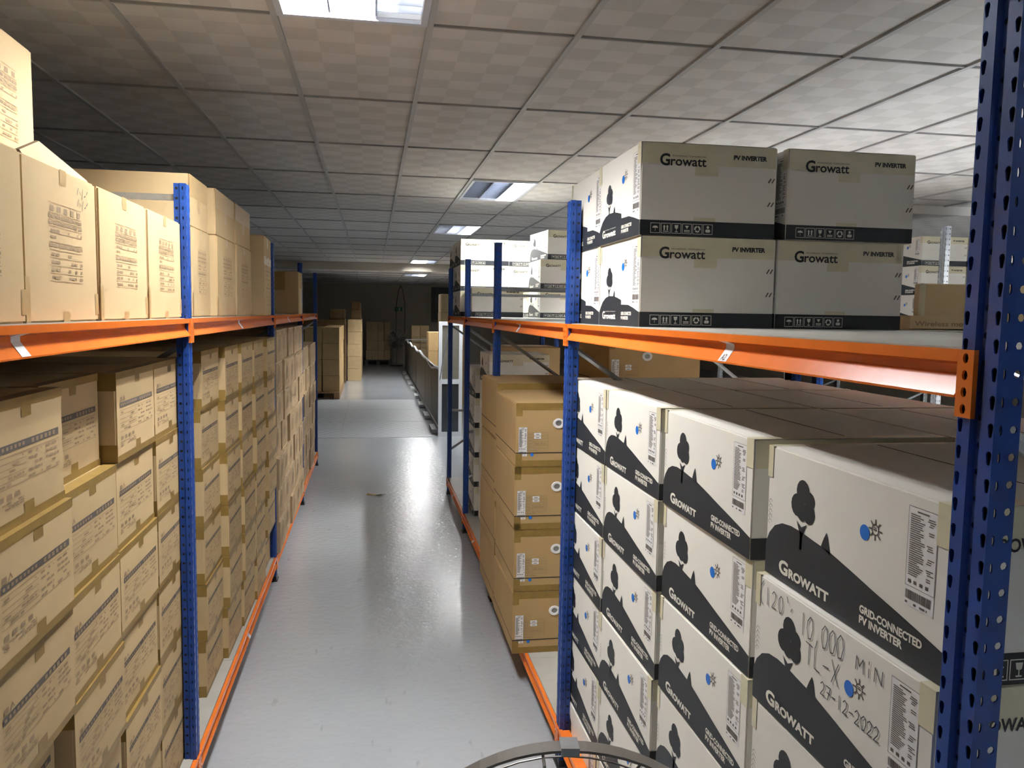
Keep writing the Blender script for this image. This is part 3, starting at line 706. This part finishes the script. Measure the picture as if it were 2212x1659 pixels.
m = MB(); rect(m, .09, .27, .12, .30); to_front(m, .36); 
c = MB()
for k in range(12): dashes(c, .08, .28, .05 + .022 * k, .006, 5, .6)
link('faded_print', to_front(c, .36).mesh('faded_print', 'ink2'), o)
m = MB(); rect(m, 0, .36, .26, .30); rect(m, .15, .2, .35, .40); to_front(m, .36); link('tape', m.mesh('tape', 'ptape'), o)
o = link('brown_carton', boxmesh('brown_carton', 'brown', -.16, .16, 0, .42, 0, .325, .004), None, (-.562, 6.55, ZSB), PL); tag(o, 'brown carton alone on the upper shelf past the second blue post', 'carton')
m = MB(); rect(m, .06, .30, .0, .20); to_front(m, .32); link('paper_sheet', m.mesh('paper_sheet', 'tan2'), o)
m = MB(); m.quad((-.16 - EPS, .1, .18), (-.16 - EPS, .25, .18), (-.16 - EPS, .25, .32), (-.16 - EPS, .1, .32)); link('tape', m.mesh('tape', 'tape'), o)

# ================================================================== CARTONS, right side (fronts face -X)
PR = -math.pi / 2
m = MB(); m.box(.67, 1.50, .83, 2.64, 0, .012); o = link('base_sheet', m.mesh('base_sheet', 'wood'), None); tag(o, 'thin brown plywood sheet on the floor under the white cartons', 'sheet')
STR = {'0': [[(.5, 1), (.1, .75), (.05, .4), (.3, 0), (.7, .05), (.95, .5), (.8, .9), (.5, 1)]], '1': [[(.45, 1), (.5, 0)]], '2': [[(.05, .8), (.4, 1), (.8, .85), (.7, .5), (.05, .02), (.95, .05)]],
       '7': [[(.05, .95), (.95, .95), (.45, 0)], [(.25, .5), (.85, .5)]], '-': [[(.1, .45), (.85, .5)]], '(': [[(.9, 1.25), (.4, .9), (.3, .4), (.6, -.1), (.9, -.15)]], ')': [[(.3, 1.2), (.5, .9)]], ',': [[(.55, .15), (.35, -.2)]],
       'M': [[(.05, 0), (.12, .95), (.5, .35), (.88, .95), (.98, 0)]], 'i': [[(.5, 0), (.5, .6)], [(.5, .9), (.5, 1.1)]], 'N': [[(.05, 0), (.1, .95), (.85, .05), (.92, 1)]], 'T': [[(0, 1), (1, .95)], [(.5, .97), (.48, 0)]], 'L': [[(.1, 1), (.12, .03), (.9, 0)]], 'X': [[(.05, 1), (.9, 0)], [(.9, 1), (.08, 0)]], "'": [[(.6, 1.1), (.2, .8)]], ' ': []}
def hand(mb, txt, x, z, cw, ch, adv, wd=.0017, dz=0):
    for k, ch_ in enumerate(txt):
        for s in STR[ch_]: line(mb, [(x + k * adv + a * cw, z + k * dz + b * ch) for a, b in s], wd, -.0013)
HAND = []
for spec in (('(120)', .012, .185, .016, .030, .0225, .0017, .0003), ("'", .118, .185, .010, .02, .02, .0017, 0), ('10,000', .150, .178, .018, .036, .0205, .0017, .001),
             ('MiN', .300, .186, .020, .021, .0215, .0017, .0005), ('TL-X', .170, .138, .020, .034, .024, .0017, .0005), ('27-12-2022', .216, .108, .0125, .021, .0148, .0017, -.0002)):
    hm = MB(); hand(hm, *spec); to_front(hm, WW); HAND.append(('handwriting', hm.mesh('handwriting', 'pen')))
WY = [2.798, 2.318, 1.832, 1.309]                # far edge of each stack, counted from the mid blue post
WST = ['stack against the mid blue post', 'second stack from the mid blue post', 'second stack from the big near post', 'stack against the big near post']
WJ = {(3, 1): -.013, (2, 1): .004, (3, 2): -.012}
for ci, ye in enumerate(WY):
    for r in range(6):
        z = .0125 + (5 - r) * (WH + .0004)
        xo = .697 + jit(.004) + (WJ.get((ci, r), 0)); yo = jit(.005)
        if ci == 3 and r == 0: xo = .697
        lab = 'white hill-print carton, %s layer, %s' % (LAY[r], WST[ci])
        ex = []
        if ci == 3 and r == 1: ex = HAND; lab = 'white hill-print carton with handwritten date and model note'
        WK.put((xo, ye - WW / 2 + yo - .006 * (ci == 0), z), PR + jit(.006), lab, 'white hill-print cartons on the floor under the shelf', extra=ex)
# back row behind them
for ci, ye in enumerate(WY):
    for r in range(6):
        z = .0125 + (5 - r) * (WH + .0004)
        WK.put((1.108, ye - WW / 2 - .006, z), PR, 'white carton without print, %s layer, behind the %s' % (LAY[r], WST[ci]), 'second row of white cartons', skip=[n for n, _ in WK.parts if n not in ('tape', 'top_seam')])
# upper shelf, near
for (x, y, l, lab) in ((.70, 2.058, 0, 'white carton at the front corner of the upper shelf, lower layer'), (.70, 2.446, 0, 'white carton beside the mid blue post on the upper shelf, lower layer'),
                       (.694, 2.058, 1, 'white carton at the front corner of the upper shelf, upper layer'), (.70, 2.446, 1, 'white carton beside the mid blue post on the upper shelf, upper layer'),
                       (1.09, 2.06, 0, 'white carton flush in the lower layer beside the front corner stack'), (1.106, 2.052, 1, 'white carton standing a little apart in the upper layer beside the front corner stack')):
    NK.put((x, y + NW / 2, ZSB + l * (NH + .0004)), PR + jit(.004), lab, 'white cartons stacked on the near upper shelf')
# big brown cartons, bay two
for s, (x, y) in enumerate(((.597, 3.312), (.603, 3.885))):
    for r in range(4):
        BK.put((x + BW / 2 + jit(.003), y + jit(.003), ZLB + (3 - r) * (BH + .0018) * (1, 1.03)[s]), jit(.006), 'brown label-and-handle carton, %s layer of the %s stack overhanging the orange beam' % (['top', 'second', 'third', 'bottom'][r], ['front', 'rear'][s]), 'brown cartons overhanging the beam', scale=(1, 1, (1, 1.03)[s]))
for r in range(5):
    BK.put((1.085 + BW / 2, 3.6, ZLB + (4 - r) * (BH + .0018)), 0, 'brown label carton, %s layer of the stack deep in the rack' % LAY[r if r < 4 else 5], 'brown cartons deep in the rack')
# white columns further along the lower level
for r in range(5):
    WK.put((.722, 5.68 + WW / 2, ZLB + (4 - r) * .215), PR + jit(.02), 'white hill-print carton in the %s layer beyond the brown stacks' % LAY[r if r < 4 else 5], 'white cartons beyond the brown stacks', scale=(1, 1, .215 / (WH + .0004)))
for r in range(6):
    WK.put((.755, 5.20 + WW / 2 , ZLB + (5 - r) * .2), PR, 'white carton, %s layer of the taller stack right behind the brown cartons' % LAY[r], 'taller white stack behind the brown cartons', scale=(1, 1, .2 / (WH + .0004)), skip=() if r == 0 else [n for n, _ in WK.parts if n not in ('tape',)])
for r in range(4):
    o = link('brown_carton', boxmesh('brown_carton', 'brown', -.25, .25, 0, .5, 0, .3, .004), None, (1.25, 6.35, ZLB + r * .3005)); tag(o, 'plain brown carton, %s from the bottom of the shadowed stack' % ORD[r], 'carton', 'plain brown cartons in shadow')
# upper shelf, beyond the second post
hs = .21 / (WH + .0004)
WK.put((.742, 6.10 + WW / 2, ZSB), PR, 'single shaded white carton standing in front of the bright stacks', None, scale=(1, 1, .222 / (WH + .0004)))
for r in range(3):
    for yy, nm in ((6.575, 'front'), (7.04, 'rear')):
        WK.put((.704, yy + WW / 2, ZSB + (2 - r) * .2102), PR, 'white carton in the %s of the three-high %s stack by the last upright' % (['top', 'middle', 'bottom'][r], nm), 'three-high white stacks by the last upright', scale=(1, 1, hs))
    WK.put((1.108, 6.60 + WW / 2, ZSB + (2 - r) * .2102), PR, 'white carton in the %s of the stack beside the brightest stack' % ['top', 'middle', 'bottom'][r], 'white stack beside the brightest stack', scale=(1, 1, hs))
    WK.put((1.252 + (.03 if r == 0 else 0), 6.0 + WW / 2, ZSB + (2 - r) * .222), PR + (.10 if r == 0 else 0), 'white carton in the %s of the crooked shaded stack' % ['top', 'middle', 'bottom'][r], 'crooked shaded white stack', scale=(1, 1, .2215 / (WH + .0004)))

# ------------------------------------------------------------------ rack standing back to back with the right one
rack('storage_rack', 1, 1.60, .80, [1.0, 4.0, 7.0], [ZS, ZLO], 'second blue and orange rack standing behind the white carton rack', [.6])
m = MB(); x0, x1, y0, y1, z0, z1 = 1.612, 2.09, 2.25, 2.60, ZSB, ZSB + .044
for q in ((x0, x1, y0, y0 + .006), (x0, x1, y1 - .006, y1), (x0, x0 + .006, y0 + .006, y1 - .006), (x1 - .006, x1, y0 + .006, y1 - .006)): m.box(*q, z0, z1)
m.box(x0, x1, y0, y1, z0, z0 + .004)
o = link('tray_carton', m.mesh('tray_carton', 'tan2'), None); tag(o, 'low open tan tray carton lettered about wireless monitoring', 'carton')
t = textmesh('Wireless monitoring accessory', .022, 'ink2', 1.66, ZSB + .012, 2.2492, .0004, right=2.07); link('lettering', t.mesh('lettering', 'ink2'), o)
m = MB(); rect(m, 1.613, 1.643, ZSB, ZSB + .044, 2.2494); link('tape', m.mesh('tape', 'btape'), o)
o = link('plain_carton', boxmesh('plain_carton', 'tan2', 1.955, 2.42, 2.62, 2.665, ZSB, ZSB + .163, .004), None); tag(o, 'flat tan carton standing on edge behind the lettered tray', 'carton')
m = MB(); m.box(1.954, 1.968, 2.619, 2.633, ZSB, ZSB + .1632); link('tape', m.mesh('tape', 'ptape'), o)
# galvanised rack further right
g = rack('galvanised_rack', 1, 3.62, 1.4, [4.68, 6.6, 8.0], [ZS, ZLO], 'galvanised rack holding white cartons beyond the lettered tray', [.6], pm=GALVUP)
for ch in g.children:
    if ch.name.startswith('upright'): ch.scale = (1, 1, 1.11)
for r in range(3):
    for k, x in enumerate((4.27, 4.69)):
        WK.put((x, 5.75 + WW / 2, ZSB + (2 - r) * .2302), PR + jit(.01), 'white carton on the galvanised rack, %s layer of the %s stack' % (['top', 'middle', 'bottom'][r], ['aisle-side', 'inner'][k]), 'white cartons on the galvanised rack')

# ================================================================== far end
m_t = boxmesh('stock_carton', 'tan', -.5, .5, -.5, .5, 0, 1, .012)
m_b = boxmesh('stock_carton', 'brown', -.5, .5, -.5, .5, 0, 1, .012)
m_d = boxmesh('stock_carton', 'darkbrown', -.5, .5, -.5, .5, 0, 1, .012)
def block(me, x0, x1, nx, y0, y1, ny, z0, z1, nz, label, group, name='stock_carton', aisle=1):
    dx, dy, dz = (x1 - x0) / nx, (y1 - y0) / ny, (z1 - z0) / nz
    for k in range(nz):
        for j in range(ny):
            for i in range(nx):
                c = nx - 1 - i if aisle > 0 else i          # steps in from the aisle side
                if c and j: continue                          # nothing of the inner ones shows
                o = link(name, me, None, (x0 + (i + .5) * dx + jit(.006), y0 + (j + .5) * dy, z0 + k * dz)); o.scale = (dx * .965, dy * .965, dz * .992)
                pos = ('' if nx * ny == 1 else ', aisle corner' if not (c or j) else ', front face, %s from the aisle corner' % ORD[c] if c else ', aisle side, %s from the corner' % ORD[j])
                tag(o, '%s, layer %s up%s' % (label, ['one', 'two', 'three', 'four', 'five', 'six'][k], pos), 'carton', group)
def pallet(x0, x1, y0, y1, label, m_='wood', h=.13):
    t = link('pallet', None, None, (x0, y0, 0)); tag(t, label, 'pallet')
    n = 7
    for k in range(n):
        a = (y1 - y0) * k / n; m = MB(); m.box(0, x1 - x0, a + .01, a + (y1 - y0) / n - .02, h - .022, h); link('deck_board', m.mesh('deck_board', m_), t)
    for k in range(3):
        c = .05 + (x1 - x0 - .1) * k / 2; m = MB(); m.box(c - .05, c + .05, 0, y1 - y0, 0, h - .022); link('bearer', m.mesh('bearer', m_), t)
pallet(-1.55, -.60, 14.95, 17.4, 'wooden pallet under the wrapped carton block left of the far aisle')
block(m_b, -1.55, -.60, 3, 15.05, 17.35, 4, .13, 1.315, 4, 'brown carton on the wooden pallet', 'cartons on the wooden pallet')
block(m_t, -.58, -.26, 1, 18.9, 21.9, 5, 0, 1.425, 5, 'tan carton of the tall narrow block', 'tall narrow carton block')
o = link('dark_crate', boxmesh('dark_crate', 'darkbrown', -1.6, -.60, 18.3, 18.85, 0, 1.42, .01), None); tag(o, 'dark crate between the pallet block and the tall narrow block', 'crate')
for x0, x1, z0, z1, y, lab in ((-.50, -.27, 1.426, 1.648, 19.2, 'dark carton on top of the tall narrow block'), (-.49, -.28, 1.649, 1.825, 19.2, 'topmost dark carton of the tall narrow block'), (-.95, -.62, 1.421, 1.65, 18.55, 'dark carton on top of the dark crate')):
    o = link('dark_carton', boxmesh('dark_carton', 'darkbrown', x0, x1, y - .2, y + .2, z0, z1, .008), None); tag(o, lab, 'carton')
pallet(-.24, .56, 24.5, 25.4, 'black pallet against the far wall', 'dark', .16)
block(m_t, -.20, .52, 4, 24.6, 25.3, 2, .16, 1.30, 4, 'tan carton on the black pallet', 'cartons on the black pallet')
block(m_t, 1.05, 1.54, 2, 22.4, 23.0, 1, 0, 1.245, 4, 'tan carton behind the fence end', 'cartons behind the black fence')
block(m_t, 1.16, 1.66, 1, 14.0, 14.6, 1, 0, 1.94, 6, 'tan carton, single stack behind the white frame', 'tall single stack')
block(m_b, 1.15, 1.85, 2, 17.0, 18.2, 2, 0, 1.2, 3, 'brown carton behind the fence', 'brown cartons behind the fence')
# checker plates in the floor
t = link('checker_plate', None, None, (-.09, 10.35, 0)); tag(t, 'grey checker-plate panels laid over the floor past the racks', 'floor plate')
for j in range(3):
    for i in range(2):
        m = MB(); m.box(-1.5 + i * 1.18, -1.5 + i * 1.18 + 1.17, j * 1.5, j * 1.5 + 1.49, 0, .004); link('plate', m.mesh('plate', 'plate'), t)
# black sheeted fence with a white top rail
t = link('sheeted_fence', None, None, (.87, 10.6, 0)); tag(t, 'long low fence of black sheets with a white top rail', 'fence')
n = 8; L = 11.6 / n
for k in range(n):
    m = MB(); m.box(0 + jit(.006), .02, k * L + .01, (k + 1) * L - .01, .10, .85); link('sheet', m.mesh('sheet', 'blackpanel'), t)
    m = MB(); m.box(-.09, .06, k * L + .05, k * L + .6, .005, .055); link('foot_block', m.mesh('foot_block', 'whitepvc'), t)
m = MB(); m.box(-.02, .05, 0, 11.6, .06, .10); link('bottom_rail', m.mesh('bottom_rail', 'dark'), t)
m = MB(); m.tube([(.01, 11.6 * k / 40, .86 - .05 * math.sin(math.pi * min(1, k / 12)) + .02 * math.sin(k * .9)) for k in range(41)], .022, 8); link('top_rail', m.mesh('top_rail', 'whitepvc'), t)
m = MB(); m.tube([(.01, 11.6, .86), (.75, 11.6, .86)], .015, 6); link('end_rail', m.mesh('end_rail', 'whitepvc'), t)
# white frame
t = link('door_frame', None, None, (.84, 10.38, 0)); tag(t, 'white framed narrow door with dark lower panel beside the fence', 'door frame')
W_, Hh = .31, 1.5
for nm, q in (('stile', (0, .045, 0, 1.5)), ('stile', (W_ - .045, W_, 0, 1.5)), ('rail', (.045, W_ - .045, 1.45, 1.5)), ('rail', (.045, W_ - .045, .69, .75)), ('rail', (.045, W_ - .045, 0, .06))):
    m = MB(); m.box(q[0], q[1], 0, .04, q[2], q[3]); link(nm, m.mesh(nm, 'whitepvc'), t)
m = MB(); m.box(.045, W_ - .045, .015, .021, .06, .69); link('lower_panel', m.mesh('lower_panel', 'glass'), t)
gm = mat('clear_pane', (.8, .85, .85), .05); gm.node_tree.nodes['Principled BSDF'].inputs['Transmission Weight'].default_value = .9; M['pane'] = gm
m = MB(); m.box(.045, W_ - .045, .016, .020, .75, 1.45); link('pane', m.mesh('pane', 'pane'), t)
m = MB(); m.tube([(.02 + .13 * k / 12 , -.012, .75 + .62 * math.sin(k / 12 * 1.5)) for k in range(13)], .008, 6); link('hose', m.mesh('hose', 'galv'), t)
# cable drop, sign, dark opening and pedestal fan at the far wall
t = link('cable_drop', None, None, (.86, 25.52, 0)); tag(t, 'pair of brown cables hanging from the ceiling down the far wall', 'cable')
for s in (-1, 1):
    m = MB(); m.tube([(0, 0, ZL - .02), (s * .06, 0, ZL - .15), (s * .125, 0, 1.92), (s * .135, 0, 1.6), (s * .135, 0, .95)], .013, 6); link('cable', m.mesh('cable', 'cable'), t)
o = link('exit_sign', boxmesh('exit_sign', 'green', .68, .92, 25.55, 25.598, 1.635, 1.75, .004), None); tag(o, 'small green and white exit sign on the far wall', 'sign')
m = MB(); disc(m, .75, 1.72, .013, 10, 25.548); line(m, [(.75, 1.705), (.745, 1.68), (.765, 1.655)], .012, 25.548); line(m, [(.745, 1.68), (.725, 1.66)], .012, 25.548); rect(m, .80, .845, 1.65, 1.735, 25.548); rect(m, .86, .90, 1.685, 1.695, 25.548); link('running_figure', m.mesh('running_figure', 'sticker'), o)
m = MB(); m.box(1.86, 2.6, 25.56, 25.6, 1.35, 2.36); o = struct('window_1', m.mesh('window_1', 'glass'), 'dark window in the far wall')
m = MB()
for q in ((1.82, 1.88, 1.31, 2.40), (2.58, 2.64, 1.31, 2.40), (1.88, 2.58, 2.34, 2.40), (1.88, 2.58, 1.31, 1.37)): m.box(q[0], q[1], 25.54, 25.6, q[2], q[3])
link('window_frame', m.mesh('window_frame', 'dark'), o)

def pedestal_fan(loc, R, zc, rz, tilt, label, wires, basez=0, rim=.006, colr='chrome', rings=9):
    t = link('pedestal_fan', None, None, (loc[0], loc[1], 0), rz); tag(t, label, 'fan')
    Mx = Matrix.Translation((0, 0, zc)) @ Matrix.Rotation(tilt, 4, 'X')
    def tr(mb): mb.v = [tuple(Mx @ Vector(p)) for p in mb.v]; return mb
    # cage built in local XZ plane, axis along Y
    m = MB(); n = 72
    for yy0, yy1, r0, r1 in ((-.018, .018, R, R), (.018, .018, R, R - .004), (.018, -.018, R - .004, R - .004), (-.018, -.018, R - .004, R)):
        for k in range(n):
            a, b = 2 * math.pi * k / n, 2 * math.pi * (k + 1) / n
            m.quad((r0 * math.cos(a), yy0, r0 * math.sin(a)), (r0 * math.cos(b), yy0, r0 * math.sin(b)), (r1 * math.cos(b), yy1, r1 * math.sin(b)), (r1 * math.cos(a), yy1, r1 * math.sin(a)))
    link('rim_band', tr(m).mesh('rim_band', colr), t)
    for s, nm in ((-1, 'front_guard'), (1, 'rear_guard')):
        m = MB()
        for k in range(1, rings):
            q = k / rings; r = R * q; y = s * .085 * math.sqrt(max(0, 1 - q ** 2.5))
            m.tube([(r * math.cos(2 * math.pi * j / 48), y, r * math.sin(2 * math.pi * j / 48)) for j in range(48)], .0016 * wires, 5, True)
        for k in range(12):
            a = 2 * math.pi * k / 12 + .13
            m.tube([(R * q * math.cos(a), s * .085 * math.sqrt(max(0, 1 - q ** 2.5)), R * q * math.sin(a)) for q in (.08, .3, .5, .7, .85, .95, .995)], .0024 * wires, 5)
        link(nm, tr(m).mesh(nm, colr), t)
    for k in range(3):
        m = MB(); a0 = 2 * math.pi * k / 3
        P_ = [(.06, -.5), (.06, .5), (.6, .42), (.9, .30), (.92, -.15), (.6, -.35)]
        m.quad(*[(R * r * math.cos(a0 + a), .03 * a, R * r * math.sin(a0 + a)) for r, a in P_]); link('blade', tr(m).mesh('blade', 'dark'), t)
    m = MB(); m.tube([(0, -.05, 0), (0, .05, 0)], .05, 16); link('hub', tr(m).mesh('hub', 'dark'), t)
    m = MB(); m.tube([(0, .05, 0), (0, .22, 0)], .075, 16); link('motor', tr(m).mesh('motor', 'dark'), t)
    m = MB(); m.tube([(0, .14, .03), (0, .14, zc - .06)], .018, 10); link('pole', m.mesh('pole', 'chrome'), t)
    m = MB(); m.cyl((0, .14), .22, 0, .03, 32, .19); link('base', m.mesh('base', 'dark'), t)
    m = MB(); m.box(-.014, .014, -.021, .021, R - .008, R + .004); link('rim_clip', tr(m).mesh('rim_clip', 'galv'), t)
    return t
pedestal_fan((.295, 1.12), .325, -.672 + H - .325 + .01, -.15, -.10, 'steel wire cage of the pedestal fan standing in the near aisle', 1.0)
pedestal_fan((.70, 24.05), .30, .80, 0, 0, 'small pedestal fan standing by the far wall', 3.0)
# scrap of tape on the floor
m = MB(); m.quad((-.05, 0, .002), (.02, -.02, .018), (.07, .03, .004), (-.01, .035, .002)); m.quad((-.05, 0, .002), (-.01, .035, .002), (-.09, .05, .012), (-.11, .02, .002))
o = link('tape_scrap', m.mesh('tape_scrap', 'tape'), None, (.05, 7.05, .001)); tag(o, 'crumpled scrap of brown tape lying on the aisle floor', 'scrap')
